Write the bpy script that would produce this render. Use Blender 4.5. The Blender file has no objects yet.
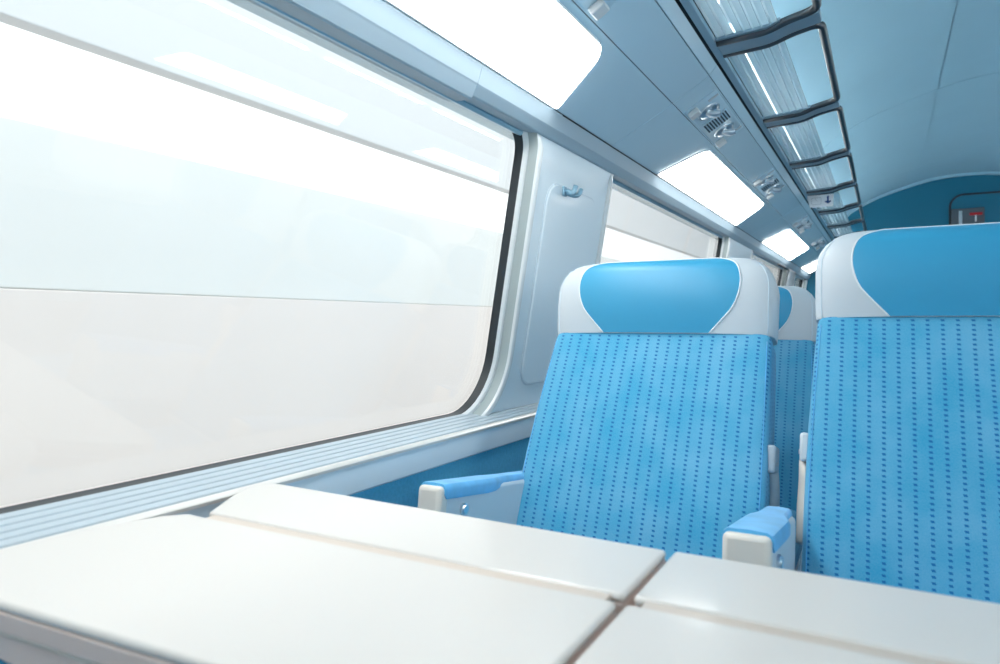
import bpy, bmesh, math, random
from mathutils import Vector, Matrix
random.seed(4)
PI = math.pi
EZ = 0.98                      # eye height above the carriage floor; z values below are measured from the eye
scn = bpy.context.scene
COL = scn.collection

# ------------------------------------------------------------------ materials
def newmat(name):
    m = bpy.data.materials.new(name); m.use_nodes = True
    nt = m.node_tree
    return m, nt, nt.nodes['Principled BSDF']

def plain(name, col, rough=.5, metal=0., coat=0., spec=.5, var=0., scale=30., bump=0., sheen=0.):
    m, nt, b = newmat(name)
    b.inputs['Base Color'].default_value = (*col, 1)
    b.inputs['Roughness'].default_value = rough
    b.inputs['Metallic'].default_value = metal
    b.inputs['Coat Weight'].default_value = coat
    b.inputs['Coat Roughness'].default_value = .08
    b.inputs['Specular IOR Level'].default_value = spec
    b.inputs['Sheen Weight'].default_value = sheen
    if var or bump:
        tc = nt.nodes.new('ShaderNodeTexCoord')
        n = nt.nodes.new('ShaderNodeTexNoise'); n.inputs['Scale'].default_value = scale
        n.inputs['Detail'].default_value = 4
        nt.links.new(tc.outputs['Object'], n.inputs['Vector'])
        if var:
            mx = nt.nodes.new('ShaderNodeMix'); mx.data_type = 'RGBA'
            mx.inputs[6].default_value = (*[c*(1-var) for c in col], 1)
            mx.inputs[7].default_value = (*[min(1, c*(1+var)) for c in col], 1)
            nt.links.new(n.outputs['Fac'], mx.inputs[0]); nt.links.new(mx.outputs[2], b.inputs['Base Color'])
        if bump:
            bp = nt.nodes.new('ShaderNodeBump'); bp.inputs['Strength'].default_value = bump
            bp.inputs['Distance'].default_value = .002
            nt.links.new(n.outputs['Fac'], bp.inputs['Height']); nt.links.new(bp.outputs[0], b.inputs['Normal'])
    return m

def emit(name, col, s):
    m, nt, b = newmat(name)
    b.inputs['Base Color'].default_value = (*col, 1)
    b.inputs['Emission Color'].default_value = (*col, 1)
    b.inputs['Emission Strength'].default_value = s
    return m

def math_node(nt, op, a, b=None, c=None):
    n = nt.nodes.new('ShaderNodeMath'); n.operation = op
    for i, v in enumerate((a, b, c)):
        if v is None: continue
        if isinstance(v, (int, float)): n.inputs[i].default_value = v
        else: nt.links.new(v, n.inputs[i])
    return n.outputs[0]

def dotted(name, base, light, dot, pu=.0235, pv=.0097):
    m, nt, b = newmat(name)
    uv = nt.nodes.new('ShaderNodeUVMap'); uv.uv_map = 'UVMap'
    sp = nt.nodes.new('ShaderNodeSeparateXYZ'); nt.links.new(uv.outputs[0], sp.inputs[0])
    fv = math_node(nt, 'FRACT', math_node(nt, 'DIVIDE', sp.outputs[1], pv))
    step = math_node(nt, 'MULTIPLY', math_node(nt, 'GREATER_THAN', fv, .5), .0009)
    fu = math_node(nt, 'FRACT', math_node(nt, 'DIVIDE', math_node(nt, 'ADD', sp.outputs[0], step), pu))
    du = math_node(nt, 'ABSOLUTE', math_node(nt, 'SUBTRACT', fu, .5))
    dv = math_node(nt, 'ABSOLUTE', math_node(nt, 'SUBTRACT', fv, .5))
    mask = math_node(nt, 'MULTIPLY', math_node(nt, 'LESS_THAN', du, .122), math_node(nt, 'LESS_THAN', dv, .215))
    n = nt.nodes.new('ShaderNodeTexNoise'); n.inputs['Scale'].default_value = 9; n.inputs['Detail'].default_value = 6
    nt.links.new(uv.outputs[0], n.inputs['Vector'])
    n2 = nt.nodes.new('ShaderNodeTexNoise'); n2.inputs['Scale'].default_value = 500; n2.inputs['Detail'].default_value = 2
    nt.links.new(uv.outputs[0], n2.inputs['Vector'])
    f = math_node(nt, 'ADD', math_node(nt, 'MULTIPLY', n.outputs['Fac'], .6), math_node(nt, 'MULTIPLY', n2.outputs['Fac'], .4))
    mx = nt.nodes.new('ShaderNodeMix'); mx.data_type = 'RGBA'
    mx.inputs[6].default_value = (*base, 1); mx.inputs[7].default_value = (*light, 1)
    rmp = nt.nodes.new('ShaderNodeMapRange'); rmp.inputs[1].default_value = .35; rmp.inputs[2].default_value = .65
    nt.links.new(f, rmp.inputs[0]); nt.links.new(rmp.outputs[0], mx.inputs[0])
    m2 = nt.nodes.new('ShaderNodeMix'); m2.data_type = 'RGBA'
    nt.links.new(mask, m2.inputs[0]); nt.links.new(mx.outputs[2], m2.inputs[6]); m2.inputs[7].default_value = (*dot, 1)
    nt.links.new(m2.outputs[2], b.inputs['Base Color'])
    b.inputs['Roughness'].default_value = .85
    b.inputs['Sheen Weight'].default_value = .25; b.inputs['Sheen Roughness'].default_value = .5
    bp = nt.nodes.new('ShaderNodeBump'); bp.inputs['Strength'].default_value = .25; bp.inputs['Distance'].default_value = .001
    nt.links.new(n2.outputs['Fac'], bp.inputs['Height']); nt.links.new(bp.outputs[0], b.inputs['Normal'])
    return m

def glass(name, tint=(.97, .985, .98), haze=.0):
    """window glass: clear, mirror-like towards grazing angles, haze mixes in a milky lens flare"""
    m = bpy.data.materials.new(name); m.use_nodes = True; nt = m.node_tree; nt.nodes.clear()
    out = nt.nodes.new('ShaderNodeOutputMaterial')
    tr = nt.nodes.new('ShaderNodeBsdfTransparent'); tr.inputs[0].default_value = (*tint, 1)
    gl = nt.nodes.new('ShaderNodeBsdfGlossy'); gl.inputs['Roughness'].default_value = .02
    lw = nt.nodes.new('ShaderNodeLayerWeight')
    fac = math_node(nt, 'ADD', math_node(nt, 'MULTIPLY', math_node(nt, 'POWER', lw.outputs['Facing'], 4.), .8), .035)
    mx = nt.nodes.new('ShaderNodeMixShader')
    nt.links.new(fac, mx.inputs[0]); nt.links.new(tr.outputs[0], mx.inputs[1]); nt.links.new(gl.outputs[0], mx.inputs[2])
    last = mx
    if haze:
        df = nt.nodes.new('ShaderNodeBsdfTranslucent'); df.inputs[0].default_value = (.95, .95, .95, 1)
        m2 = nt.nodes.new('ShaderNodeMixShader'); m2.inputs[0].default_value = haze
        nt.links.new(mx.outputs[0], m2.inputs[1]); nt.links.new(df.outputs[0], m2.inputs[2]); last = m2
    nt.links.new(last.outputs[0], out.inputs[0])
    return m

def ribbed_plastic(name):
    m = bpy.data.materials.new(name); m.use_nodes = True; nt = m.node_tree; nt.nodes.clear()
    out = nt.nodes.new('ShaderNodeOutputMaterial')
    tl = nt.nodes.new('ShaderNodeBsdfTranslucent'); tl.inputs[0].default_value = (.74, .90, .97, 1)
    df = nt.nodes.new('ShaderNodeBsdfDiffuse'); df.inputs[0].default_value = (.70, .88, .95, 1)
    tr = nt.nodes.new('ShaderNodeBsdfTransparent'); tr.inputs[0].default_value = (.85, .96, .99, 1)
    gl = nt.nodes.new('ShaderNodeBsdfGlossy'); gl.inputs['Roughness'].default_value = .1
    a = nt.nodes.new('ShaderNodeMixShader'); a.inputs[0].default_value = .2
    nt.links.new(tl.outputs[0], a.inputs[1]); nt.links.new(df.outputs[0], a.inputs[2])
    b = nt.nodes.new('ShaderNodeMixShader'); b.inputs[0].default_value = .15
    nt.links.new(a.outputs[0], b.inputs[1]); nt.links.new(tr.outputs[0], b.inputs[2])
    lw = nt.nodes.new('ShaderNodeLayerWeight')
    fac = math_node(nt, 'ADD', math_node(nt, 'MULTIPLY', math_node(nt, 'POWER', lw.outputs['Facing'], 3.), .6), .24)
    c = nt.nodes.new('ShaderNodeMixShader')
    nt.links.new(fac, c.inputs[0]); nt.links.new(b.outputs[0], c.inputs[1]); nt.links.new(gl.outputs[0], c.inputs[2])
    nt.links.new(c.outputs[0], out.inputs[0])
    return m

M = dict(
    fabric=dotted('dotted_blue_velour', (.022, .325, .55), (.135, .42, .63), (.001, .14, .38)),
    velour=plain('worn_blue_velour', (.10, .42, .74), .9, var=.35, scale=22, sheen=.3),
    leather_white=plain('pale_grey_leather', (.58, .64, .68), .45, var=.05, scale=8, bump=.05),
    leather_blue=plain('blue_leather', (.035, .32, .54), .42, var=.06, scale=5, bump=.05),
    thread=plain('white_piping', (.80, .84, .86), .5),
    shell=plain('grey_seat_shell', (.42, .50, .56), .4),
    cream=plain('cream_plastic', (.74, .70, .63), .35, coat=.2),
    armgrey=plain('light_grey_plastic', (.60, .66, .70), .35, coat=.2),
    steel=plain('brushed_steel', (.62, .66, .69), .28, metal=1),
    darksteel=plain('dark_tube_metal', (.11, .12, .13), .32, metal=.85),
    bracket=plain('grey_bracket_paint', (.30, .42, .50), .4, metal=.3),
    panel=plain('blue_grey_ceiling_panel', (.62, .82, .92), .24, coat=.3),
    ceil=plain('blue_grey_ceiling_lining', (.40, .65, .77), .6, var=.04, scale=3),
    gap=plain('dark_joint', (.012, .022, .03), .8),
    wallp=plain('pale_blue_wall_panel', (.80, .90, .945), .4, coat=.15),
    sill=plain('pale_ribbed_sill', (.43, .51, .56), .35, coat=.2),
    lip=plain('cream_sill_lip', (.68, .67, .635), .3, coat=.3),
    cornice=plain('grey_blue_cornice', (.36, .47, .54), .5),
    dado=plain('light_blue_grey_dado', (.64, .75, .82), .35, coat=.2),
    carpet=plain('blue_carpet_lining', (.08, .38, .60), .95, var=.2, scale=120, bump=.3),
    frame=plain('cream_window_frame', (.72, .76, .76), .3, coat=.3),
    recess=plain('grey_window_recess', (.36, .42, .42), .4),
    framemetal=plain('blue_grey_window_metal', (.30, .50, .62), .3, metal=.4),
    rubber=plain('black_rubber', (.018, .025, .03), .4),
    endwall=plain('teal_end_wall', (.004, .165, .27), .6, var=.08, scale=2),
    tabletop=plain('white_table_laminate', (.64, .61, .57), .3, coat=.2),
    tablerim=plain('grey_table_rim', (.74, .59, .52), .4, coat=.2),
    tableside=plain('pale_grey_rim_band', (.56, .62, .64), .3, coat=.2),
    hinge=plain('warm_hinge_strip', (.62, .53, .45), .3, metal=.2),
    floor=plain('dark_blue_floor_covering', (.05, .12, .19), .8, var=.2, scale=60),
    lamp=emit('lamp_diffuser', (1., .985, .96), 10.0),
    tube=emit('added_tube_glow', (1., .99, .97), 28.0),  # glow of the fill tubes added behind the racks
    lampoff=plain('lamp_rim', (.8, .84, .87), .3),
    chrome=plain('polished_metal', (.78, .84, .88), .3, metal=1),
    white=plain('white_plastic', (.80, .82, .82), .35),
    vent=plain('reading_panel_plastic', (.60, .80, .91), .3, coat=.3),
    darkhole=plain('dark_recess', (.03, .06, .09), .6),
    pane=glass('window_glass', haze=.03),  # haze puts a milky lens flare into the pane
    clear=glass('clear_plastic_skin', (.95, .985, 1.)),
    tray=ribbed_plastic('ribbed_clear_plastic'),
    sign=plain('white_sign', (.82, .86, .90), .4),
    signblue=plain('sign_blue_ink', (.01, .06, .22), .5),
    box=plain('dark_grey_box', (.10, .12, .14), .5),
    red=plain('red_handle', (.55, .012, .02), .35),
    curtain=plain('grey_curtain', (.38, .44, .48), .9, var=.1, scale=20),
    concrete=plain('pale_green_grey_wall', (.90, .925, .91), .9, var=.03, scale=.7),
    rose=plain('pale_rose_wall_base', (.93, .87, .835), .9, var=.03, scale=.7),
    canopy=plain('pale_grey_canopy', (.80, .83, .85), .7),
    ballast=plain('pale_ballast', (.60, .56, .53), .95, var=.25, scale=9),
)

# ------------------------------------------------------------------ helpers
def finish(name, bm, mat, parent=None, loc=None, smooth=False, mir=None, sol=0, bev=0):
    if mir is not None:
        for v in bm.verts: v.co.x = mir - v.co.x
        bmesh.ops.reverse_faces(bm, faces=bm.faces)
    me = bpy.data.meshes.new(name); bm.to_mesh(me); bm.free()
    for p in me.polygons: p.use_smooth = bool(smooth)
    me.materials.append(M[mat] if isinstance(mat, str) else mat)
    o = bpy.data.objects.new(name, me); COL.objects.link(o)
    if parent: o.parent = parent
    if loc is not None: o.location = loc
    elif parent is None: o.location = (0, 0, EZ)
    if bev:
        md = o.modifiers.new('edge', 'BEVEL'); md.width = bev; md.segments = 3; md.limit_method = 'ANGLE'; md.angle_limit = .6
        md.harden_normals = False
    if sol:
        md = o.modifiers.new('thick', 'SOLIDIFY'); md.thickness = sol; md.offset = 0
    if smooth == 'auto' or bev:
        for p in me.polygons: p.use_smooth = True
        try:
            me.set_sharp_from_angle(angle=.6)
        except Exception: pass
    return o

def tag(o, label=None, cat=None, group=None, kind=None):
    if label: o['label'] = label
    if cat: o['category'] = cat
    if group: o['group'] = group
    if kind: o['kind'] = kind
    return o

def thing(name, loc, label, cat, group=None, rot=(0, 0, 0)):
    o = bpy.data.objects.new(name, None); COL.objects.link(o)
    o.empty_display_size = .05
    o.location = (loc[0], loc[1], loc[2] + EZ); o.rotation_euler = rot
    return tag(o, label, cat, group)

def copy_tree(o, parent=None):
    c = o.copy(); COL.objects.link(c)
    if parent: c.parent = parent
    for ch in list(o.children): copy_tree(ch, c)
    return c

def quads(bm, rings, close=True, loop_close=False):
    """skin consecutive point rings"""
    vs = [[bm.verts.new(p) for p in r] for r in rings]
    n = len(rings[0])
    pairs = list(zip(vs, vs[1:])) + ([(vs[-1], vs[0])] if loop_close else [])
    for a, b in pairs:
        for i in range(n if close else n - 1):
            j = (i + 1) % n
            bm.faces.new((a[i], a[j], b[j], b[i]))
    return vs

def box_bm(bm, x0, x1, y0, y1, z0, z1):
    v = [bm.verts.new(p) for p in ((x0,y0,z0),(x1,y0,z0),(x1,y1,z0),(x0,y1,z0),(x0,y0,z1),(x1,y0,z1),(x1,y1,z1),(x0,y1,z1))]
    for f in ((0,3,2,1),(4,5,6,7),(0,1,5,4),(1,2,6,5),(2,3,7,6),(3,0,4,7)): bm.faces.new([v[i] for i in f])

def boxo(name, b, mat, parent=None, bev=.004, **k):
    bm = bmesh.new(); box_bm(bm, *b)
    return finish(name, bm, mat, parent, bev=bev, **k)

def extrude_y(bm, prof, y0, y1, cap=True):
    """closed (x, z) polygon swept along the carriage"""
    a = [bm.verts.new((x, y0, z)) for x, z in prof]; b = [bm.verts.new((x, y1, z)) for x, z in prof]
    n = len(prof)
    for i in range(n): bm.faces.new((a[i], a[(i+1) % n], b[(i+1) % n], b[i]))
    if cap: bm.faces.new(a[::-1]); bm.faces.new(b)
    bmesh.ops.recalc_face_normals(bm, faces=bm.faces)

def extrude_poly(bm, pts, z0, z1):
    a = [bm.verts.new((x, y, z0)) for x, y in pts]; b = [bm.verts.new((x, y, z1)) for x, y in pts]
    n = len(pts)
    for i in range(n): bm.faces.new((a[i], a[(i+1) % n], b[(i+1) % n], b[i]))
    bm.faces.new(a[::-1]); bm.faces.new(b)
    bmesh.ops.recalc_face_normals(bm, faces=bm.faces)

def fillet(path, rads, seg=7):
    """round the inner corners of a 3D polyline"""
    P = [Vector(p) for p in path]; out = [P[0]]
    for i in range(1, len(P)-1):
        r = rads[i] if isinstance(rads, (list, tuple)) else rads
        a = (P[i-1]-P[i]); b = (P[i+1]-P[i])
        d = min(r, a.length*.48, b.length*.48)
        s = P[i] + a.normalized()*d; e = P[i] + b.normalized()*d
        for k in range(seg+1):
            t = k/seg
            out.append(s*(1-t)**2 + P[i]*2*t*(1-t) + e*t*t)
    out.append(P[-1]); return out

def tube(bm, path, r, n=10, closed=False, flat=1.):
    P = [Vector(p) for p in path]; N = len(P); rings = []
    ref = None
    for i in range(N):
        t = (P[(i+1) % N]-P[i-1]) if closed else (P[min(i+1, N-1)]-P[max(i-1, 0)])
        t.normalize()
        if ref is None:
            up = Vector((0, 0, 1)) if abs(t.z) < .9 else Vector((1, 0, 0))
            ref = (up - t*up.dot(t)).normalized()
        else: ref = (ref - t*ref.dot(t)).normalized()
        q = t.cross(ref)
        rr = r[i] if isinstance(r, (list, tuple)) else r
        rings.append([P[i] + ref*(math.cos(2*PI*k/n)*rr) + q*(math.sin(2*PI*k/n)*rr*flat) for k in range(n)])
    vs = quads(bm, rings, True, closed)
    if not closed:
        bm.faces.new(vs[0][::-1]); bm.faces.new(vs[-1])

def tubeo(name, path, r, mat, parent=None, n=10, closed=False, **k):
    bm = bmesh.new(); tube(bm, path, r, n, closed)
    bmesh.ops.recalc_face_normals(bm, faces=bm.faces)
    return finish(name, bm, mat, parent, smooth=True, **k)

def cyl_bm(bm, p0, p1, r, n=16):
    tube(bm, [p0, p1], r, n)

def rrect(a0, a1, b0, b1, R, seg=8, o=0.):
    """rounded rectangle in two coordinates; R = radii of (a0b0, a1b0, a1b1, a0b1); o grows it"""
    if not isinstance(R, (tuple, list)): R = (R,)*4
    out = []
    cs = [(a0+R[0], b0+R[0], PI, R[0]), (a1-R[1], b0+R[1], 1.5*PI, R[1]), (a1-R[2], b1-R[2], 0, R[2]), (a0+R[3], b1-R[3], .5*PI, R[3])]
    for ca, cb, t0, r in cs:
        for k in range(seg+1):
            t = t0 + .5*PI*k/seg
            out.append((ca + (r+o)*math.cos(t), cb + (r+o)*math.sin(t)))
    return out

CX = 1.5        # mirror: x -> 1.5 - x (the carriage centre line is at x = .75)
Y0, Y1 = -3.2, 8.8
lean = lambda z: .165*z
K = .977         # the overhead assembly sits a little inside the wall plane
WX = -.87
def xw(z, o=0.): return WX + lean(z) + o

# ------------------------------------------------------------------ camera
cam = bpy.data.cameras.new('camera'); co = bpy.data.objects.new('camera', cam); COL.objects.link(co)
co.location = (0, 0, EZ)
TH = math.atan(385/693)
co.rotation_euler = (PI/2, 0, TH)
cam.sensor_width = 36; cam.lens = 36*.693
cam.shift_y = -.010
cam.clip_start = .02
cam.dof.use_dof = True; cam.dof.focus_distance = 1.75; cam.dof.aperture_fstop = 5.0
scn.camera = co

# ------------------------------------------------------------------ the carriage shell
windows = [(-2.86, -1.0), (-.25, 1.606), (2.20, 4.12), (4.95, 6.806), (7.5, 8.6)]
ZB, ZT = -.2335, .499
RW = (.15, .15, .06, .06)

def wall_side(side, mir):
    bm = bmesh.new()
    ends = [Y0] + [.5*(a[1]+b[0]) for a, b in zip(windows, windows[1:])] + [Y1]
    zb, zt = -.30, .56
    for (s, e), ya, yb in zip(windows, ends, ends[1:]):
        hole = rrect(s, e, ZB, ZT, RW, 8, .04)
        pt = lambda y, z: (xw(z), y, z)
        H = [bm.verts.new(pt(*p)) for p in hole]
        C = [bm.verts.new(pt(*p)) for p in ((ya, zb), (yb, zb), (yb, zt), (ya, zt))]
        n = 9
        for c in range(4):
            for k in range(n-1): bm.faces.new((H[c*n+k], C[c], H[c*n+k+1]))
            a, b = H[c*n+n-1], H[((c+1) % 4)*n]
            bm.faces.new((a, C[c], C[(c+1) % 4], b))
    bmesh.ops.recalc_face_normals(bm, faces=bm.faces)
    w = finish('wall_'+side, bm, 'wallp', mir=mir, sol=.004)
    tag(w, kind='structure')
    # carpeted lower wall
    bm = bmesh.new()
    box_bm(bm, -.93, -.858, Y0, Y1, -EZ, -.314)
    finish('carpet_lining', bm, 'carpet', w, loc=(0, 0, 0), mir=mir)
    # raised rounded panels on the piers
    for a, b in zip(windows, windows[1:]):
        ya, yb = a[1] + .115, b[0] - .12
        rings = []
        for o, h in ((0, .002), (-.001, .006), (-.004, .008)):
            rings.append([(xw(z, h), y, z) for y, z in rrect(ya, yb, -.178, .385, .055, 8, o)])
        bm = bmesh.new(); vs = quads(bm, rings); bm.faces.new(vs[-1])
        bmesh.ops.recalc_face_normals(bm, faces=bm.faces)
        finish('pier_panel', bm, 'wallp', w, loc=(0, 0, 0), mir=mir)
        bm = bmesh.new()
        tube(bm, [(xw(z, .0035), y, z) for y, z in rrect(ya, yb, -.178, .385, .055, 8, .001)], .0022, 6, True)
        finish('pier_joint', bm, 'dado', w, loc=(0, 0, 0), mir=mir, smooth=True)
    return w

def window(n, s, e, mir):
    def ring(o, xo):
        out = []
        for y, z in rrect(s, e, ZB, ZT, RW, 10, o):
            z = min(z, ZT + .004); q = xo*max(0, min(1, (.497-z)/.04)) if xo > .004 else xo
            out.append((xw(z, q), y, z))
        return out
    def loft(name, spec, mat, parent):
        bm = bmesh.new(); quads(bm, [ring(*q) for q in spec])
        bmesh.ops.recalc_face_normals(bm, faces=bm.faces)
        return finish(name, bm, mat, parent, loc=(0, 0, 0) if parent else None, smooth='auto', mir=mir)
    f = loft('window_%d' % n, [(.046, -.004), (.045, .006), (.040, .012), (.032, .013), (.025, .010), (.022, .004)], 'frame', None)
    tag(f, kind='structure')
    loft('window_recess', [(.022, .004), (.017, -.012), (.013, -.026)], 'recess', f)
    loft('window_bead', [(.015, -.022), (.014, -.018), (.007, -.020), (.002, -.028)], 'frame', f)
    loft('window_seal', [(.003, -.027), (.001, -.031), (0, -.040), (-.002, -.047), (-.003, -.050), (.02, -.056)], 'rubber', f)
    bm = bmesh.new()
    a = [bm.verts.new((p[0]-.048, p[1], p[2])) for p in ring(-.006, 0)]
    b = [bm.verts.new((p[0]-.053, p[1], p[2])) for p in ring(-.006, 0)]
    bm.faces.new(a); bm.faces.new(b[::-1])
    for i in range(len(a)): bm.faces.new((a[i], b[i], b[(i+1) % len(a)], a[(i+1) % len(a)]))
    bmesh.ops.recalc_face_normals(bm, faces=bm.faces)
    finish('window_pane', bm, 'pane', f, loc=(0, 0, 0), mir=mir)
    return f

def sill(n, mir):
    pts = [(-.965, ZB-.004), (-.945, ZB-.002)]
    x, N = -.940, 5
    for k in range(N):                       # rounded ribs
        x0 = -.938 + k*.0160; zc = ZB - .003 - (x0+.94)/.085*.019
        for q, h in ((0, 0), (.0008, .0034), (.0016, .0046), (.0132, .0046), (.0140, .0034), (.0146, -.001)):
            pts.append((x0+q, zc + h - q*.22))
    pts += [(-.857, -.2545), (-.853, -.258), (-.853, -.262)]
    pts += [(-.86, -.266), (-.965, -.266)]
    bm = bmesh.new(); extrude_y(bm, pts, Y0, Y1)
    t = finish('trim_%d' % n, bm, 'sill', mir=mir); tag(t, kind='structure')
    bm = bmesh.new()
    extrude_y(bm, [(-.862, -.2535), (-.857, -.2515), (-.852, -.2535), (-.8485, -.258), (-.849, -.263), (-.862, -.264)], Y0, Y1)
    finish('sill_lip', bm, 'lip', t, loc=(0, 0, 0), mir=mir, smooth='auto')
    bm = bmesh.new()
    extrude_y(bm, [(-.87, -.262), (-.853, -.263), (-.851, -.27), (-.853, -.314), (-.858, -.318), (-.87, -.318)], Y0, Y1)
    finish('dado_band', bm, 'dado', t, loc=(0, 0, 0), mir=mir, smooth='auto')
    return t

def cornice(n, mir):
    prof = lambda zb, xb: [(x*K, z*K) for x, z in ((-.86, zb+.004), (xb, zb), (xb+.004, zb+.003), (-.7855, .521), (-.783, .525), (-.7705, .5655), (-.785, .58), (-.86, .58))]
    bm = bmesh.new(); extrude_y(bm, prof(.500, -.802), 1.28, Y1)
    t = finish('trim_%d' % n, bm, 'cornice', mir=mir); tag(t, kind='structure')
    bm = bmesh.new(); extrude_y(bm, prof(.492, -.803), Y0, 1.279)
    finish('blind_cover', bm, 'cornice', t, loc=(0, 0, 0), mir=mir)
    bm = bmesh.new(); extrude_y(bm, [(x*K, z*K) for x, z in ((-.7712, .5635), (-.7698, .5650), (-.7690, .5668), (-.772, .568))], 1.70, Y1)
    finish('cornice_joint', bm, 'gap', t, loc=(0, 0, 0), mir=mir)
    bm = bmesh.new(); extrude_y(bm, [(-.832, .484), (-.822, .481), (-.814, .487), (-.815, .500), (-.832, .500)], Y0, Y1)
    finish('blind_rail', bm, 'framemetal', t, loc=(0, 0, 0), mir=mir, smooth='auto')
    return t

# sloping panels between cornice and rack, with real open joints
A_, B_, C_, D_ = [(x*K, z*K) for x, z in ((-.7695, .5675), (-.572, .673), (-.462, .741), (-.4375, .772))]
panel_joints = [Y0, -.50, 2.08, 4.64, 7.2, Y1]
def cove(side, mir):
    root = None
    def slab(p, q, ya, yb, name, mat='panel', th=.01):
        nonlocal root
        d = Vector((q[0]-p[0], q[1]-p[1])).normalized(); nrm = Vector((-d.y, d.x))*th
        pr = [p, q, (q[0]+nrm.x, q[1]+nrm.y), (p[0]+nrm.x, p[1]+nrm.y)]
        bm = bmesh.new(); extrude_y(bm, pr, ya, yb)
        o = finish(name, bm, mat, root, loc=(0, 0, 0) if root else None, mir=mir, bev=.0012)
        if root is None: root = o; tag(o, kind='structure')
        return o
    sh = lambda p, q, a, b: ((p[0]+(q[0]-p[0])*a, p[1]+(q[1]-p[1])*a), (p[0]+(q[0]-p[0])*b, p[1]+(q[1]-p[1])*b))
    # dark backing seen only in the joints
    bm = bmesh.new()
    extrude_y(bm, [(x*K, z*K) for x, z in ((-.79, .575), (-.58, .690), (-.462, .756), (-.43, .795), (-.43, .83), (-.79, .62))], Y0, Y1)
    root = finish('ceiling_cove_'+side, bm, 'gap', mir=mir); tag(root, kind='structure')
    for ya, yb in zip(panel_joints, panel_joints[1:]):
        a, b = ya+.0014, yb-.0014
        slab(*sh(A_, B_, 0, .994), a, b, 'lamp_panel')
        slab(*sh(B_, C_, .006, .988), a, b, 'service_panel')
        slab(*sh(C_, D_, .03, .93), a, b, 'upper_strip')
    return root

ceil_prof = [(-.44, .79), (-.445, .95), (-.435, 1.12), (-.40, 1.19), (-.327, 1.262), (-.20, 1.338), (-.05, 1.408), (.13, 1.468), (.30, 1.516)]
ceil_mid = [(.30, 1.516), (.424, 1.548), (.58, 1.568), (.75, 1.575), (.92, 1.568), (1.076, 1.548), (1.2, 1.516)]
def ceiling():
    right = [(CX-x, z) for x, z in ceil_prof][::-1]
    def sheet(name, prof, parent, ya, yb, mat='ceil', lift=0.):
        bm = bmesh.new()
        # smooth the profile
        pts = []
        for (a, b) in zip(prof, prof[1:]):
            for k in range(4): t = k/4; pts.append((a[0]*(1-t)+b[0]*t, a[1]*(1-t)+b[1]*t+lift))
        pts.append((prof[-1][0], prof[-1][1]+lift))
        for _ in range(6):
            pts = [pts[0]] + [(.25*a[0]+.5*b[0]+.25*c[0], .25*a[1]+.5*b[1]+.25*c[1]) for a, b, c in zip(pts, pts[1:], pts[2:])] + [pts[-1]]
        off = [(x + (.004 if x > .75 else -.004), z + .004) for x, z in pts]
        loop = [[(x, y, z) for x, z in p] for p, y in ((pts, ya), (pts, yb), (off, yb), (off, ya))]
        quads(bm, loop, False, True)
        bmesh.ops.recalc_face_normals(bm, faces=bm.faces)
        return finish(name, bm, mat, parent, loc=(0, 0, 0) if parent else None, smooth='auto')
    full = ceil_prof + ceil_mid[1:-1] + right
    root = sheet('ceiling', full, None, Y0, Y1, 'gap', .012); tag(root, kind='structure')
    js = [Y0, .13, 2.73, 5.33, 7.93, Y1]
    for ya, yb in zip(js, js[1:]):
        a, b = ya+.0035, yb-.0035
        pl = [(x, z) for x, z in ceil_prof]; pl[-1] = (.298, 1.515)
        pm = list(ceil_mid); pm[0] = (.302, 1.517); pm[-1] = (CX-.302, 1.517)
        pr = [(CX-x, z) for x, z in pl][::-1]
        for p in (pl, pm, pr): sheet('lining_panel', p, root, a, b)
    return root

wall_side('left', None); wall_side('right', CX)
k = 0
for mir in (None, CX):
    for s, e in windows:
        k += 1; window(k, s, e, mir)
sill(1, None); sill(2, CX); cornice(3, None); cornice(4, CX)
cove('left', None); cove('right', CX)
ceiling()
bm = bmesh.new(); box_bm(bm, -1.0, CX+1.0, Y0-.05, Y1+.05, -EZ-.05, -EZ)
tag(finish('floor', bm, 'floor'), kind='structure')
bm = bmesh.new(); box_bm(bm, -1.05, CX+1.05, Y0-.06, Y0, -EZ, 1.6)
tag(finish('wall_back', bm, 'wallp'), kind='structure')
bm = bmesh.new(); box_bm(bm, -1.05, CX+1.05, Y1, Y1+.05, -EZ, 1.65)
ew = tag(finish('wall_end', bm, 'endwall'), kind='structure')
# pale trim where the ceiling meets the end wall
full = [(x, z) for x, z in ceil_prof + ceil_mid[1:-1]] + [(CX-x, z) for x, z in ceil_prof][::-1]
bm = bmesh.new()
rings = [[(x, y, z-d) for x, z in full] for y, d in ((Y1-.03, -.005), (Y1-.03, .022), (Y1-.004, .030), (Y1-.004, -.005))]
quads(bm, rings, False)
bmesh.ops.recalc_face_normals(bm, faces=bm.faces)
tag(finish('trim_5', bm, 'ceil', smooth='auto'), kind='structure')
# outer shell: roof over the coves so no light leaks in
bm = bmesh.new()
extrude_y(bm, [(-1.02, .57), (-1.02, .60), (-.62, 1.35), (.3, 1.66), (CX-.3, 1.66), (CX+.62, 1.35), (CX+1.02, .60), (CX+1.02, .57), (CX+.90, .57), (CX+.5, .84), (CX+.46, 1.3), (CX-.3, 1.62), (.3, 1.62), (-.46, 1.3), (-.5, .84), (-.90, .57)], Y0-.05, Y1+.05)
tag(finish('roof', bm, 'panel'), kind='structure')

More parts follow.
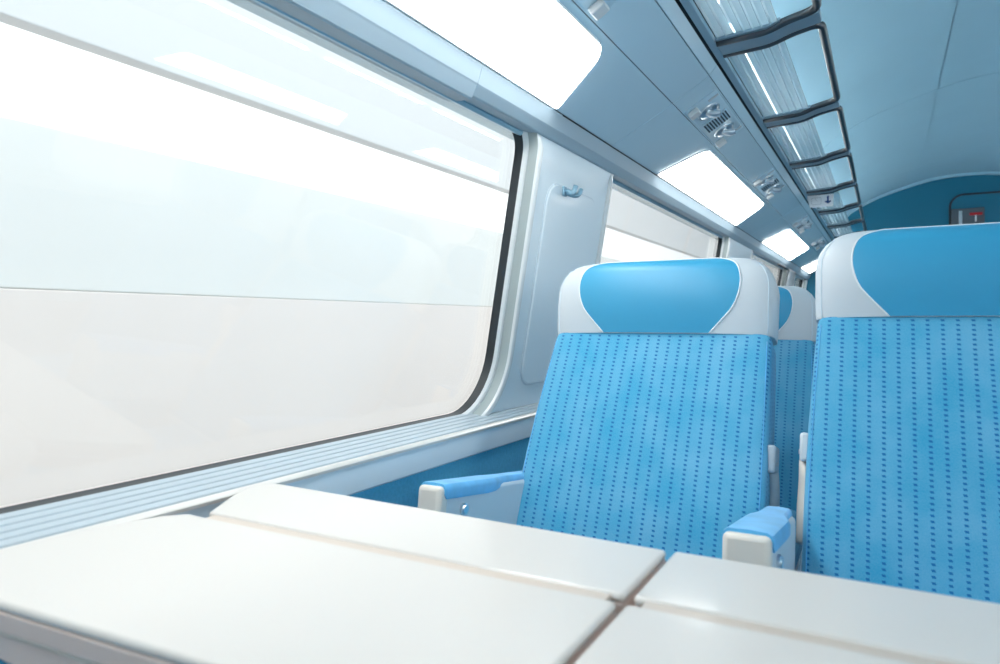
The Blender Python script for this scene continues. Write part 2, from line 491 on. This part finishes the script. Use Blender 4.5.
# door in the end wall
bm = bmesh.new()
rings = [[(x, Y1-h, z) for x, z in rrect(.60, 1.46, -EZ+.02, 1.355, (.02, .02, .13, .13), 10, o)] for o, h in ((.004, .001), (.004, .012), (-.016, .012), (-.016, .004))]
quads(bm, rings); bmesh.ops.recalc_face_normals(bm, faces=bm.faces)
dr = finish('door_1', bm, 'rubber', smooth='auto'); tag(dr, kind='structure')
bm = bmesh.new()
pts = rrect(.60, 1.46, -EZ+.02, 1.355, (.02, .02, .13, .13), 10, -.016)
a = [bm.verts.new((x, Y1-.006, z)) for x, z in pts]; b = [bm.verts.new((x, Y1-.001, z)) for x, z in pts]
bm.faces.new(a); bm.faces.new(b[::-1]); [bm.faces.new((a[i], b[i], b[(i+1) % len(a)], a[(i+1) % len(a)])) for i in range(len(a))]
bmesh.ops.recalc_face_normals(bm, faces=bm.faces)
finish('door_leaf', bm, plain('door_leaf_blue', (.005, .165, .27), .5), dr, loc=(0, 0, 0))

# emergency handle box on the door
t = thing('emergency_handle_box', (.755, Y1-.012, 1.03), 'dark grey emergency box with red handle on teal end wall', 'emergency handle')
boxo('housing', (-.140, .150, -.05, -.002, 0, .165), 'box', t, .006)
boxo('red_handle', (.018, .130, -.075, -.052, .085, .112), 'red', t, .006)
boxo('bracket', (.066, .080, -.070, -.0505, .02, .084), 'white', t, .003)
boxo('latch', (-.075, -.045, -.064, -.0505, .0, .14), 'steel', t, .004)

# ------------------------------------------------------------------ lamps
lamp_spans = [(-2.55, -.95, 'over the window behind the viewer'),
              (.05, 1.69, 'cut by the top edge, above the near window'),
              (2.62, 4.22, 'above the second window behind the window seat'),
              (5.22, 6.84, 'small in the distance between vent panels'),
              (7.90, 8.74, 'last one before the teal end wall')]
dA = Vector((B_[0]-A_[0], 0, B_[1]-A_[1])); LEN = dA.length; dA.normalize(); nA = Vector((dA.z, 0, -dA.x))
def lamp(s_, e_, label, mir, grp):
    s, e = s_*K, e_*K
    P0 = Vector((A_[0], 0, A_[1]))
    hi = LEN*.90
    def ring(o, h):
        s, e = s_*K, e_*K
        # lower corners tight, upper corners rounded, ends slightly raked
        pts = rrect(s, e, .003, hi, (.012, .012, .045, .045), 8, o)
        out = []
        for y, p in pts:
            f = p/hi; yy = y + (.075*f if y < .5*(s+e) else -.095*f)
            v = P0 + dA*p + nA*h; out.append((v.x - x0, yy-.5*(s+e), v.z - z0))
        return out
    c = P0 + dA*(hi*.5); x0, z0 = c.x, c.z
    t = thing('ceiling_light', ((CX-x0) if mir else x0, .5*(s+e), z0), label, 'ceiling light', grp)
    mm = 0 if mir else None
    bm = bmesh.new(); quads(bm, [ring(.003, -.001), ring(.003, .003), ring(-.001, .004), ring(-.002, .002)])
    bmesh.ops.recalc_face_normals(bm, faces=bm.faces)
    finish('light_rim', bm, 'lampoff', t, mir=mm, smooth='auto')
    bm = bmesh.new(); vs = quads(bm, [ring(-.0015, 0), ring(-.0015, .004), ring(-.003, .0062), ring(-.006, .007)]); bm.faces.new(vs[-1]); bm.faces.new(vs[0][::-1])
    bmesh.ops.recalc_face_normals(bm, faces=bm.faces)
    finish('diffuser', bm, 'lamp', t, mir=mm)
for s, e, l in lamp_spans:
    lamp(s, e, 'bright rounded ceiling light panel ' + l, False, 'light panels along the window side')
for s, e, l in lamp_spans:
    lamp(s, e, 'bright ceiling light panel above the windows opposite, across the aisle', True, 'light panels on the far side')

# tubes added behind the racks to brighten the ceiling and trays
ORD = ['first', 'second', 'third', 'fourth', 'fifth', 'sixth', 'seventh', 'eighth', 'last']
def added_uplight(y, mir):
    x = -.4285; l = ORD[round((y+2.4)/1.3)] + ' added strip light from the viewer, glowing behind the luggage racks' if not mir else 'added unseen strip light across the aisle'
    t = thing('added_strip_light', ((CX-x) if mir else x, y, .915), l, 'added strip light', 'added strip lights behind the racks' if not mir else 'added strip lights across the aisle')
    sx = -1 if mir else 1
    tubeo('added_tube', [(.004*sx, -.56, .012), (.004*sx, .56, .012)], .007, 'tube', t, 8)
    boxo('added_tube_holder', (-.012, .008, -.60, .60, 0, .004), 'white', t, .001)
for i in range(9):
    for mir in (None, CX): added_uplight(-2.4 + 1.3*i, mir)

# ------------------------------------------------------------------ luggage racks
def rail():
    bm = bmesh.new()
    extrude_y(bm, [(x*K, z*K) for x, z in ((-.4335, .7755), (-.4165, .7815), (-.4155, .786), (-.418, .80), (-.4335, .80))], Y0, Y1)
    t = finish('trim_6', bm, plain('pale_rack_rail', (.40, .56, .65), .3, metal=.35), smooth='auto'); tag(t, kind='structure')
rail()
PITCH, RY = .855*K, 2.10*K
def make_rack():
    t = thing('luggage_rack', (-.415*K, 0, .783*K), None, 'luggage rack')
    L = PITCH - .092
    # ribbed clear tray (arched cross-ribs run along the rack)
    n = 7; W = .158
    top, bot = [], []
    for k in range(n):
        x0 = .003 + k*W/n; w = W/n
        for q, h in ((0., 0.), (.10, .0035), (.16, .0065), (.22, .0035), (.32, .001), (.65, .001), (.9, .0005)):
            x = x0 + q*w
            bot.append((x, .011 + x*.075 - h)); top.append((x, .016 + x*.075))
    bm = bmesh.new(); extrude_y(bm, bot + top[::-1], .012, L-.012)
    tr = finish('tray', bm, 'tray', t, smooth=False)
    tr.data.materials.append(M['clear'])                  # smooth upper skin of the plastic
    for p in tr.data.polygons:
        if p.normal.z > .5: p.material_index = 1
    # bent tube loop: arm, outer rail, arm
    z = lambda x: .004 + .075*x
    prof = [(0, .004), (.130, .010), (.178, .028), (.255, .043)]
    a = [(x, 0, zz) for x, zz in prof]; b = [(x, L, zz) for x, zz in prof[::-1]]
    path = fillet(a + b, [0, .05, .05, .05, .05, .05, .05, 0], 6)
    bm = bmesh.new(); tube(bm, path, .0112, 12)
    bmesh.ops.recalc_face_normals(bm, faces=bm.faces)
    finish('tube_frame', bm, 'darksteel', t, smooth=True)
    # pale seats under each arm that hold the tray
    for y in (.012, L-.016):
        bm = bmesh.new()
        pr = [(x, zz) for x, zz in ((.0, .003), (.130, .011), (.165, .024), (.165, .033), (.128, .022), (.0, .014))]
        extrude_y(bm, pr, y-.006, y+.010)
        finish('tray_holder', bm, 'bracket', t, bev=.002)
    # flat bracket towards the next bay
    bm = bmesh.new()
    pr = fillet([(0, 0, -.004), (.130, 0, .004), (.178, 0, .022), (.258, 0, .037)], .04, 5)
    lo = [(p.x, p.z) for p in pr]; hi = [(p.x, p.z+.018) for p in pr]
    extrude_y(bm, lo + hi[::-1], L+.012, PITCH-.012)
    finish('bracket', bm, 'bracket', t, bev=.003)
    return t
rack_lab = {
    -1: 'luggage rack bay nearest the viewer, over the table',
    0: 'translucent ribbed luggage rack bay cut by the top edge of the photo',
    1: 'second luggage rack bay from the top, with the brightest ribbed tray',
    2: 'third luggage rack bay from the top, level with the second light panel',
    3: 'fourth luggage rack bay from the top, just before the hanging sign',
    4: 'luggage rack bay whose near arm carries the white arrow sign',
    5: 'small luggage rack bay just beyond the one with the white sign',
    6: 'distant luggage rack bay second beyond the one carrying the sign',
    7: 'last but one luggage rack bay, against the teal end wall',
}
proto = None
for i in range(-1, 8):
    if proto is None: proto = o = make_rack()
    else: o = copy_tree(proto)
    o.location.y = RY + (i-1)*PITCH + .0
    tag(o, rack_lab[i], None, 'luggage racks above the windows')

# hanging sign under the fifth rack bay
ys = RY + 3*PITCH - .035
t = thing('hanging_sign', (-.335, ys, .683), 'small white sign with blue down arrow hanging under the rack', 'sign')
bm = bmesh.new(); extrude_poly(bm, [(-.073, 0), (-.058, -.072), (.066, -.072), (.071, 0)], -.002, .002)
bmesh.ops.rotate(bm, cent=(0, 0, 0), matrix=Matrix.Rotation(PI/2, 3, 'X'), verts=bm.verts)
bmesh.ops.translate(bm, vec=(0, 0, .072), verts=bm.verts)
plate = finish('sign_plate', bm, 'sign', t)
bm = bmesh.new()
extrude_poly(bm, [(-.005, .050), (.005, .050), (.005, -.0), (.016, .006), (.016, -.006), (0, -.024), (-.016, -.006), (-.016, .006), (-.005, 0)][::-1], -.001, .001)
bmesh.ops.rotate(bm, cent=(0, 0, 0), matrix=Matrix.Rotation(PI/2, 3, 'X'), verts=bm.verts)
bmesh.ops.translate(bm, vec=(.040, -.0032, .030), verts=bm.verts)
for v in bm.verts: v.co.z = .034 + (v.co.z-.034)*.62
finish('arrow', bm, 'signblue', t)
bm = bmesh.new(); tube(bm, [(x, -.003, z) for x, z in rrect(-.048, .004, .016, .056, .008, 4)], .0011, 5, True)
tube(bm, [(-.026, -.003, .056), (-.026, -.003, .042), (-.015, -.003, .036)], .0011, 5)
finish('pictogram', bm, plain('grey_ink', (.35, .40, .45), .5), t)

# ------------------------------------------------------------------ reading light panels
SL = math.atan2(C_[1]-B_[1], C_[0]-B_[0])
mid = ((B_[0]+C_[0])/2, (B_[1]+C_[1])/2)
def make_reading():
    F = .86
    t = thing('reading_light_panel', (mid[0], 0, mid[1]), None, 'reading light', rot=(0, -SL, 0))
    # local: x towards the rack, y along the carriage, -z into the room
    bm = bmesh.new()
    rings = [[(x, y, z) for x, y in rrect(-.056, .056, -.24, .24, .012, 5, o)] for o, z in ((0, .001), (0, -.002), (-.002, -.003))]
    vs = quads(bm, rings); bm.faces.new(vs[-1]); bmesh.ops.recalc_face_normals(bm, faces=bm.faces)
    finish('mounting_plate', bm, 'vent', t, smooth='auto')
    # grille of slots
    g = boxo('grille', (-.046, .046, -.052, .052, -.007, -.003), 'vent', t, .002)
    bm = bmesh.new()
    for i in range(9):
        x = -.040 + i*.010
        box_bm(bm, x-.0026, x+.0026, -.042, .042, -.0082, -.0066)
    finish('slots', bm, 'darkhole', g)
    for sgn in (-1, 1):
        yc = sgn*.125
        # round dish
        bm = bmesh.new()
        rings = []
        for r, z in ((.048, -.003), (.046, -.010), (.041, -.011), (.036, -.005), (.020, -.0035)):
            rings.append([(r*.95*math.cos(a*PI/12), yc + r*1.15*math.sin(a*PI/12), z) for a in range(24)])
        vs = quads(bm, rings); bm.faces.new(vs[-1]); bmesh.ops.recalc_face_normals(bm, faces=bm.faces)
        dsh = finish('dish', bm, 'chrome', t, smooth='auto')
        bm = bmesh.new()
        tube(bm, [(-.006, yc, -.004), (.002, yc+.004, -.018), (.016, yc+.012, -.030), (.030, yc+.016, -.036)], [.012, .014, .017, .015], 14)
        bmesh.ops.recalc_face_normals(bm, faces=bm.faces)
        sp = finish('spot_lamp', bm, 'chrome', t, smooth='auto')
        bm = bmesh.new(); tube(bm, [(.0285, yc+.0157, -.0355), (.031, yc+.0163, -.0365)], .012, 14)
        finish('lens', bm, 'darkhole', sp, smooth='auto')
        for q in (dsh, sp, sp.children[0]):
            q.data.transform(Matrix.Translation((0, yc, -.004)) @ Matrix.Diagonal((F, F, .72, 1)) @ Matrix.Translation((0, -yc, .004)))
        boxo('push_button', (-.054, -.018, yc+sgn*.058, yc+sgn*.098, -.020, -.003), 'white', t, .004)
        boxo('name_slot', (.018, .054, yc+sgn*.070, yc+sgn*.082, -.007, -.003), 'armgrey', t, .0015)
    return t
rl = [(1.21, 'reading light panel whose white button shows at the top edge beside the nearest light'),
      (2.49, 'reading light panel with grille between the two largest ceiling lights'),
      (3.77, 'reading light panel above the far end of the second ceiling light'),
      (5.42, 'small reading light panel above the near end of the third ceiling light'),
      (6.80, 'tiny reading light panel above the far end of the third ceiling light')]
proto = None
for y, l in rl:
    if proto is None: proto = o = make_reading()
    else: o = copy_tree(proto)
    o.location.y = y*K; tag(o, l, None, 'reading light panels')

# ------------------------------------------------------------------ coat hook on the pier
hy, hz = 1.815, .372
t = thing('coat_hook', (xw(hz, .008), hy, hz), 'small pale coat hook on the wall panel beside the big window', 'coat hook')
boxo('hook_plate', (0, .006, -.012, .012, -.014, .014), 'framemetal', t, .003)
tubeo('hook_arm', fillet([(.005, 0, .002), (.022, .0, -.006), (.030, 0, -.008), (.036, .004, .014)], .012, 6), [.0085]+[.0075]*0+[.0072]*19 if False else .0075, 'framemetal', t)
tubeo('hook_prong', fillet([(.005, 0, -.002), (.018, .026, -.010), (.028, .046, -.006), (.032, .054, .012)], .012, 6), .0065, 'framemetal', t)

# ------------------------------------------------------------------ curtain at the far pier
t = thing('curtain', (xw(0, .035), 6.95, -.19), 'pleated grey curtain hanging by the distant window', 'curtain')
bm = bmesh.new(); rings = []
for j in range(9):
    z = j*.655/8
    rings.append([(lean(z-.19)*1.0 + .012*math.sin(i*1.15), -.20 + .40*i/44, z) for i in range(45)])
quads(bm, rings, False); finish('cloth', bm, 'curtain', t, smooth=True, sol=.003)
tubeo('curtain_rail', [(lean(.47)+.0, -.9, .66), (lean(.47)+.0, .26, .66)], .010, 'darksteel', t)

# ------------------------------------------------------------------ seats
def sgnpow(c, p): return math.copysign(abs(c)**p, c)
def loft_super(name, secs, mat, parent, p, n=72, cap=True):
    """secs: (centre Vector, across width, thickness, front normal, v) ; super-elliptic sections with metric UVs"""
    bm = bmesh.new(); uvl = bm.loops.layers.uv.new('UVMap')
    rings, us = [], []
    for c, w, th, nr, v in secs:
        r, u = [], []
        for k in range(n):
            a = PI/2 + 2*PI*k/n            # starts at the front centre
            cs, sn = math.cos(a), math.sin(a)
            r.append(c + Vector((1, 0, 0))*(w/2*sgnpow(cs, 2/p)) + nr*(th/2*sgnpow(sn, 2/p)))
        # arc length from the front centre
        d = [0.]
        for k in range(n): d.append(d[-1] + (r[(k+1) % n]-r[k]).length)
        for k in range(n): u.append(-d[k] if k <= n/2 else d[n]-d[k])
        rings.append(r); us.append(u)
    vs = [[bm.verts.new(q) for q in r] for r in rings]
    for i in range(len(secs)-1):
        for k in range(n):
            j = (k+1) % n
            f = bm.faces.new((vs[i][k], vs[i][j], vs[i+1][j], vs[i+1][k]))
            uu = [us[i][k], us[i][j], us[i+1][j], us[i+1][k]]
            if k == n//2: uu[1] = us[i][k]-.002; uu[2] = us[i+1][k]-.002
            for lp, a, b in zip(f.loops, uu, (secs[i][4], secs[i][4], secs[i+1][4], secs[i+1][4])): lp[uvl].uv = (a, b)
    if cap:
        bm.faces.new(vs[0][::-1]); bm.faces.new(vs[-1])
    bmesh.ops.recalc_face_normals(bm, faces=bm.faces)
    return finish(name, bm, mat, parent, smooth='auto')

def interp(tab, x):
    for (a, b), (c, d) in zip(tab, tab[1:]):
        if x <= c: t = (x-a)/(c-a); t = t*t*(3-2*t) if False else t; return b + (d-b)*t
    return tab[-1][1]

RC = math.radians(24); RH = math.radians(13)
SEAM = EZ - .008
def make_seat(loc, label, dz, rec, arm_w, arm_x, flanks, grp):
    t = thing('train_seat', (loc[0], loc[1], -EZ), label, 'train seat', grp)
    rc = math.radians(rec)
    S = Vector((0, 0, SEAM + dz))                       # front of the seam between backrest and headrest
    up = Vector((0, math.sin(rc), math.cos(rc))); nf = Vector((0, -math.cos(rc), math.sin(rc)))
    W0 = .494
    # backrest
    secs = []; L = .56
    ts = [-.004, -.001, .004, .012] + [.03 + .53*i/22 for i in range(23)]
    for tt in ts:
        f = max(0., tt)/L
        w = W0 + .022*math.sin(min(1, f*1.35)*PI/2)
        th = .105 + .02*math.sin(f*PI)
        if tt < .012: q = (tt+.004)/.016; th *= .90 + .10*math.sqrt(max(0, 1-(1-q)**2)); w -= .010*(1-math.sqrt(max(0, 1-(1-q)**2)))
        front = S - up*tt + nf*(.010*math.sin(f*PI*1.1) - .004)
        secs.append((front - nf*(th/2), w, th, nf, -tt))
    back = loft_super('backrest', secs, 'fabric', t, 9)
    # stitched border lines of the backrest
    for sg in (-1, 1):
        pts = []
        for c, w, th, nr, v in secs[3:]:
            pts.append(c + Vector((sg*w*.482, 0, 0)) + nr*(th/2*(1-.964**9)**(1/9) + .0006))
        tubeo('border_seam', pts, .0012, M['velour'], back, 5)
    # moulded shell behind
    sh = []
    for tt in (-.0, .05, .2, .4, .6):
        f = max(tt, 0)/.6
        c = S - up*tt - nf*(.105 + .028)
        sh.append((c, W0-.02, .06, nf, tt))
    loft_super('back_shell', sh, 'shell', t, 6, 40)
    # headrest
    rh = math.radians(rec - 11)
    uh = Vector((0, math.sin(rh), math.cos(rh))); nh = Vector((0, -math.cos(rh), math.sin(rh)))
    H = .187; R = .084; P = 4.6
    def hw(q):                                          # width at height q
        w = W0 + .010
        e = 0.
        if q > H-R: e = R*(1-math.sqrt(max(0, 1-((q-(H-R))/R)**2)))*1.05
        return w - 2*e - .004*(1-min(1, q/.02))
    def hth(q):
        b = .112 + .028*math.sin(min(1, q/H)*PI*.80)
        if q > H-.045: b *= math.sqrt(max(.0, 1-((q-(H-.045))/.0455)**2))*.92+.08
        return b
    def hc(q):
        bulge = .012*math.sin(min(1, q/H)*PI*.85)
        return S + uh*q + nf*.0 + nh*bulge - nh*.056
    qs = [.0015, .006, .015] + [.03 + (H-.05)*i/9 for i in range(10)] + [H-.02+.0185*math.sin(i/7*PI/2) for i in range(1, 8)] + [H-.0008, H]
    qs = sorted(set(qs))
    hs = [(hc(q), hw(q), hth(q), nh, q) for q in qs]
    head = loft_super('headrest', hs, 'leather_white', t, P, 88)
    def front(x, q, o):
        w = hw(q); f = min(1., abs(2*x/w))
        return hc(q) + Vector((x, 0, 0)) + nh*(hth(q)/2*(1-f**P)**(1/P) + o)
    tab = [(0, .119), (.07, .1315), (.19, .1525), (.29, .1690), (.39, .1775), (.49, .1825), (.59, .1846), (.69, .1830), (.79, .1770), (.86, .1680), (.91, .1550), (.94, .1400), (.96, .1200)]
    nq, nx = 44, 28
    bm = bmesh.new(); gr = []; edge = ([], [])
    q0, q1 = .002, H*.95
    bs = [interp(tab, (q0 + (q1-q0)*i/nq)/H) for i in range(nq+1)]
    for _ in range(6): bs = [bs[0]] + [(a+2*b+c)/4 for a, b, c in zip(bs, bs[1:], bs[2:])] + [bs[-1]]
    for i in range(nq+1):
        q = q0 + (q1-q0)*i/nq; b = bs[i]
        gr.append([bm.verts.new(front(-b + 2*b*j/nx, q, .0016)) for j in range(nx+1)])
        edge[0].append(front(-b, q, .0012)); edge[1].append(front(b, q, .0012))
    for i in range(nq):
        for j in range(nx): bm.faces.new((gr[i][j], gr[i][j+1], gr[i+1][j+1], gr[i+1][j]))
    bmesh.ops.recalc_face_normals(bm, faces=bm.faces)
    if sum((f.normal.dot(nh) for f in bm.faces)) < 0: bmesh.ops.reverse_faces(bm, faces=bm.faces)
    pan = finish('headrest_panel', bm, 'leather_blue', head, smooth=True)
    pan['label'] = 'blue oval headrest panel'
    topb = [front(-bs[-1] + 2*bs[-1]*j/20, q1, .0012) for j in range(1, 20)]
    tubeo('piping', edge[0] + topb + edge[1][::-1], .0017, 'thread', head, 6)
    for sg in (-1, 1):
        pts = []
        for q in [H*(.01 + .84*i/16) for i in range(17)]:
            w = hw(q); pts.append(front(sg*w*.474, q, .0004))
        tubeo('side_seam', pts, .0012, 'dado', head, 5)
    # seat cushion
    cs = []; base = S - up*.53
    yb = base.y + .03; zt = .455
    for i in range(14):
        f = i/13; y = yb - .47*f
        th = .13*(1 if f < .9 else math.sqrt(max(.05, 1-((f-.9)/.102)**2)))
        cs.append((Vector((0, y, zt - .065 - .008*math.sin(f*PI))), .47, th, Vector((0, 0, 1)), f*.47))
    loft_super('seat_cushion', cs, 'fabric', t, 7, 48)
    boxo('seat_pan', (-.22, .22, yb-.42, yb+.05, .26, .325), 'shell', t, .02)
    boxo('pedestal', (-.15, .15, yb-.32, yb-.02, .0, .262), 'shell', t, .03)
    # armrest on the window-side flank
    az = EZ - .290
    yf = -.503
    arm = boxo('armrest', (arm_x-arm_w/2+.002, arm_x+arm_w/2-.002, yf+.008, yf+(.40 if flanks[0] > 0 else .33), az-.160, az-.010), 'armgrey', t, .010)
    boxo('end_cap', (arm_x-arm_w/2, arm_x+arm_w/2, yf, yf+.030, az-.152, az-.004), 'cream', arm, .0085)
    bm = bmesh.new(); hwid = arm_w/2 + .003
    rings = []
    for y, ww, dr in ((yf+.014, hwid*.97, .018), (yf+.020, hwid, .026), (yf+.17, hwid, .027), (yf+.20, hwid, .025), (yf+.222, hwid*.84, .022), (yf+.245, hwid*.70, .018), (yf+(.42 if flanks[0] > 0 else .335), hwid*.66, .016)):
        r = [(arm_x-ww, y, az-dr), (arm_x-ww, y, az-.010), (arm_x-ww*.93, y, az-.0035), (arm_x-ww*.78, y, az), (arm_x, y, az+.0015),
             (arm_x+ww*.78, y, az), (arm_x+ww*.93, y, az-.0035), (arm_x+ww, y, az-.010), (arm_x+ww, y, az-dr)]
        rings.append(r)
    vs = quads(bm, rings, True); bm.faces.new(vs[0][::-1]); bm.faces.new(vs[-1]); bmesh.ops.recalc_face_normals(bm, faces=bm.faces)
    uvl = bm.loops.layers.uv.new('UVMap')
    for f in bm.faces:
        for lp in f.loops: lp[uvl].uv = (lp.vert.co.y, lp.vert.co.x + lp.vert.co.z)
    finish('arm_pad', bm, 'velour', arm, smooth='auto')
    bm = bmesh.new(); xs = arm_x + arm_w/2 - .004
    tube(bm, [(xs, yf+.085, az-.050), (xs+.007, yf+.085, az-.050)], .012, 18); tube(bm, [(xs+.006, yf+.085, az-.050), (xs+.010, yf+.085, az-.050)], [.0095, .008], 18)
    bmesh.ops.recalc_face_normals(bm, faces=bm.faces)
    finish('release_button', bm, 'chrome', arm, smooth='auto')
    tilt = Matrix.Translation((0, yf, az)) @ Matrix.Rotation(math.radians(-7.5), 4, 'X') @ Matrix.Translation((0, -yf, -az))
    for o in [arm] + list(arm.children): o.data.transform(tilt)
    # hinge brackets on the flanks of the backrest
    for sg in flanks:
        pc = S - up*.252 - nf*.045
        x0 = sg*(W0/2+.004); x1 = x0 + sg*.018
        bm = bmesh.new(); box_bm(bm, min(x0, x1), max(x0, x1), -.030, .030, -.028, .026)
        bmesh.ops.rotate(bm, cent=(0, 0, 0), matrix=Matrix.Rotation(-rc*.5, 3, 'X'), verts=bm.verts)
        bmesh.ops.translate(bm, vec=pc, verts=bm.verts)
        br = finish('hinge_bracket', bm, 'shell' if sg > 0 else 'armgrey', t, bev=.006)
        bm = bmesh.new(); xm = (x0+x1)/2
        tube(bm, [pc + Vector((xm, -.004, -.025)), pc + Vector((xm, .0, -.06)), pc + Vector((xm-sg*.002, -.015, -.11)), pc + Vector((xm-sg*.002, -.05, -.17))], [.012, .013, .017, .015], 12)
        bmesh.ops.recalc_face_normals(bm, faces=bm.faces)
        finish('hinge_arm', bm, 'shell' if sg > 0 else 'cream', br, smooth=True)
        bm = bmesh.new(); tube(bm, [pc + Vector((x1-.001*sg, -.008, -.008)), pc + Vector((x1+.003*sg, -.008, -.008))], .005, 10)
        finish('screw', bm, 'steel', br, smooth='auto')
    return t
G = 'blue train seats facing the viewer'
make_seat((-.453, 1.528), 'window seat facing the tables, fully in view, pale headrest before bright window', -.018, 28, .050, -.262, (1,), G)
make_seat((.128, 1.505), 'large near seat cut off by the right edge of the photo', .017, 24, .065, -.296, (-1,), G)
make_seat((-.436, 2.33), 'seat behind the window seat, seen only through the gap between front seats', -.048, 25, .050, -.262, (1,), G)
make_seat((.150, 2.34), 'aisle seat in the second row, almost hidden behind the near right seat', -.018, 24, .068, -.287, (-1,), G)

# ------------------------------------------------------------------ tables
TZ = -.245
def rounded_outline(pts, r=.012, seg=5):
    n = len(pts); out = []
    for i in range(n):
        p, a, b = Vector(pts[i]), Vector(pts[i-1]), Vector(pts[(i+1) % n])
        u, v = a-p, b-p; d = min(r, u.length*.45, v.length*.45)
        s, e = p + u.normalized()*d, p + v.normalized()*d
        for k in range(seg+1):
            q = k/seg; w = s*(1-q)**2 + p*2*q*(1-q) + e*q*q; out.append((w.x, w.y))
    return out
def slab(name, pts, z0, z1, mat, parent, org, bev=.005, r=.006):
    bm = bmesh.new(); extrude_poly(bm, [(x-org[0], y-org[1]) for x, y in rounded_outline(pts, r)], z0, z1)
    o = finish(name, bm, mat, parent, bev=bev)
    return o
def table(label, front, rear, org, leg_x):
    t = thing('folding_table', (org[0], org[1], -EZ), label, 'table')
    z = TZ + EZ
    fl = slab('front_leaf', front, z-.009, z, 'tabletop', t, org, .004)
    rl = slab('rear_leaf', rear, z-.009, z, 'tabletop', t, org, .004)
    slab('leaf_edge', front, z-.026, z-.0085, 'tablerim', fl, org, .002)
    slab('leaf_edge', rear, z-.026, z-.0085, 'tablerim', rl, org, .002)
    slab('warm_gap', [(x + (.001 if x < org[0] else -.001), y + (.001 if y < org[1] else -.004)) for x, y in front], z-.030, z-.0255, 'hinge', fl, org, .001)
    grow = lambda pts, d: [(x + (d if x < org[0] else -d), y + (d if y < org[1] else -d)) for x, y in pts]
    allp = [p for p in front] + [p for p in rear]
    ys = [p[1] for p in allp]
    fx = [p[0] for p in front]
    bm = bmesh.new()
    f0 = rounded_outline(front, .012)
    extrude_poly(bm, [(x-org[0], y-org[1]) for x, y in rounded_outline(grow(front, .004), .012)], z-.056, z-.029)
    finish('under_leaf', bm, 'tablerim', t, bev=.003)
    slab('rear_under_leaf', grow(rear, .004), z-.050, z-.027, 'tablerim', t, org, .003)
    yf = rear[0][1]
    x0 = min(rear[0][0], rear[-1][0]) + .012 - org[0]; x1 = max(rear[0][0], rear[-1][0]) - .012 - org[0]
    boxo('hinge_strip', (x0, x1, yf-org[1]-.0165, yf-org[1]+.001, z-.024, z-.002), 'hinge', t, .001)
    boxo('leg', (leg_x-.03-org[0], leg_x+.03-org[0], -.06, .06, .015, z-.052), 'shell', t, .012)
    boxo('foot_plate', (leg_x-.08-org[0], leg_x+.08-org[0], -.14, .14, 0, .016), 'shell', t, .006)
    return t
fy = .5975
front_w = [(-.205, .335), (-.205, fy-.016), (-.757, fy-.016), (-.779, .583), (-.800, .560), (-.815, .523), (-.830, .455), (-.837, .395), (-.832, .352), (-.80, .326), (-.674, .317), (-.43, .332)]
rear_w = [(-.205, fy), (-.205, .739), (-.80, .757), (-.828, .750), (-.832, .725), (-.801, .6615), (-.762, fy)]
table('white folding table on the window side, its edge against the sill', front_w, rear_w, (-.52, .54), -.60)
front_a = [(-.197, .345), (-.197, fy-.016), (.40, fy-.016), (.40, .36), (.37, .335), (.2, .33)]
rear_a = [(-.197, fy), (-.197, .741), (.38, .741), (.40, .72), (.40, fy)]
table('white folding table on the aisle side, in front of the right seat', front_a, rear_a[:], (.10, .54), .10)

# ------------------------------------------------------------------ outside
bm = bmesh.new(); box_bm(bm, -60, 60, -40, 60, -2.25, -2.2)
tag(finish('ground', bm, 'ballast'), kind='structure')
t = thing('platform_wall', (-4.6, 10, -2.2), 'pale green and rose wall outside the windows', 'wall')
boxo('wall_face', (-.15, .1, -30, 40, 2.40, 3.40), 'concrete', t, .01)
boxo('wall_base', (-.15, .1, -30, 40, 0, 2.398), 'rose', t, .01)
t = thing('platform_canopy', (-4.6, 10, -2.2), 'pale grey canopy fascia high outside the big window', 'canopy')
boxo('fascia', (-.05, .1, -30, 40, 4.0, 6.4), 'canopy', t, .01)
boxo('canopy_roof', (-4.5, -.06, -30, 40, 6.3, 6.4), 'canopy', t, .01)
for y in (-24, -13, 0, 20): boxo('post', (-.5, -.3, y-.1, y+.1, 0, 6.29), 'canopy', t, .01)

# ------------------------------------------------------------------ sky and exposure
w = bpy.data.worlds.new('sky'); scn.world = w; w.use_nodes = True
bg = w.node_tree.nodes['Background']
bg.inputs[0].default_value = (.97, .985, 1, 1); bg.inputs[1].default_value = 1.6
scn.view_settings.view_transform = 'Standard'
scn.view_settings.look = 'None'
scn.view_settings.gamma = 1
scn.view_settings.use_curve_mapping = False
scn.view_settings.exposure = 0.2
scn.cycles.use_denoising = True
scn.cycles.max_bounces = 12
scn.cycles.transparent_max_bounces = 16
scn.cycles.sample_clamp_indirect = 6
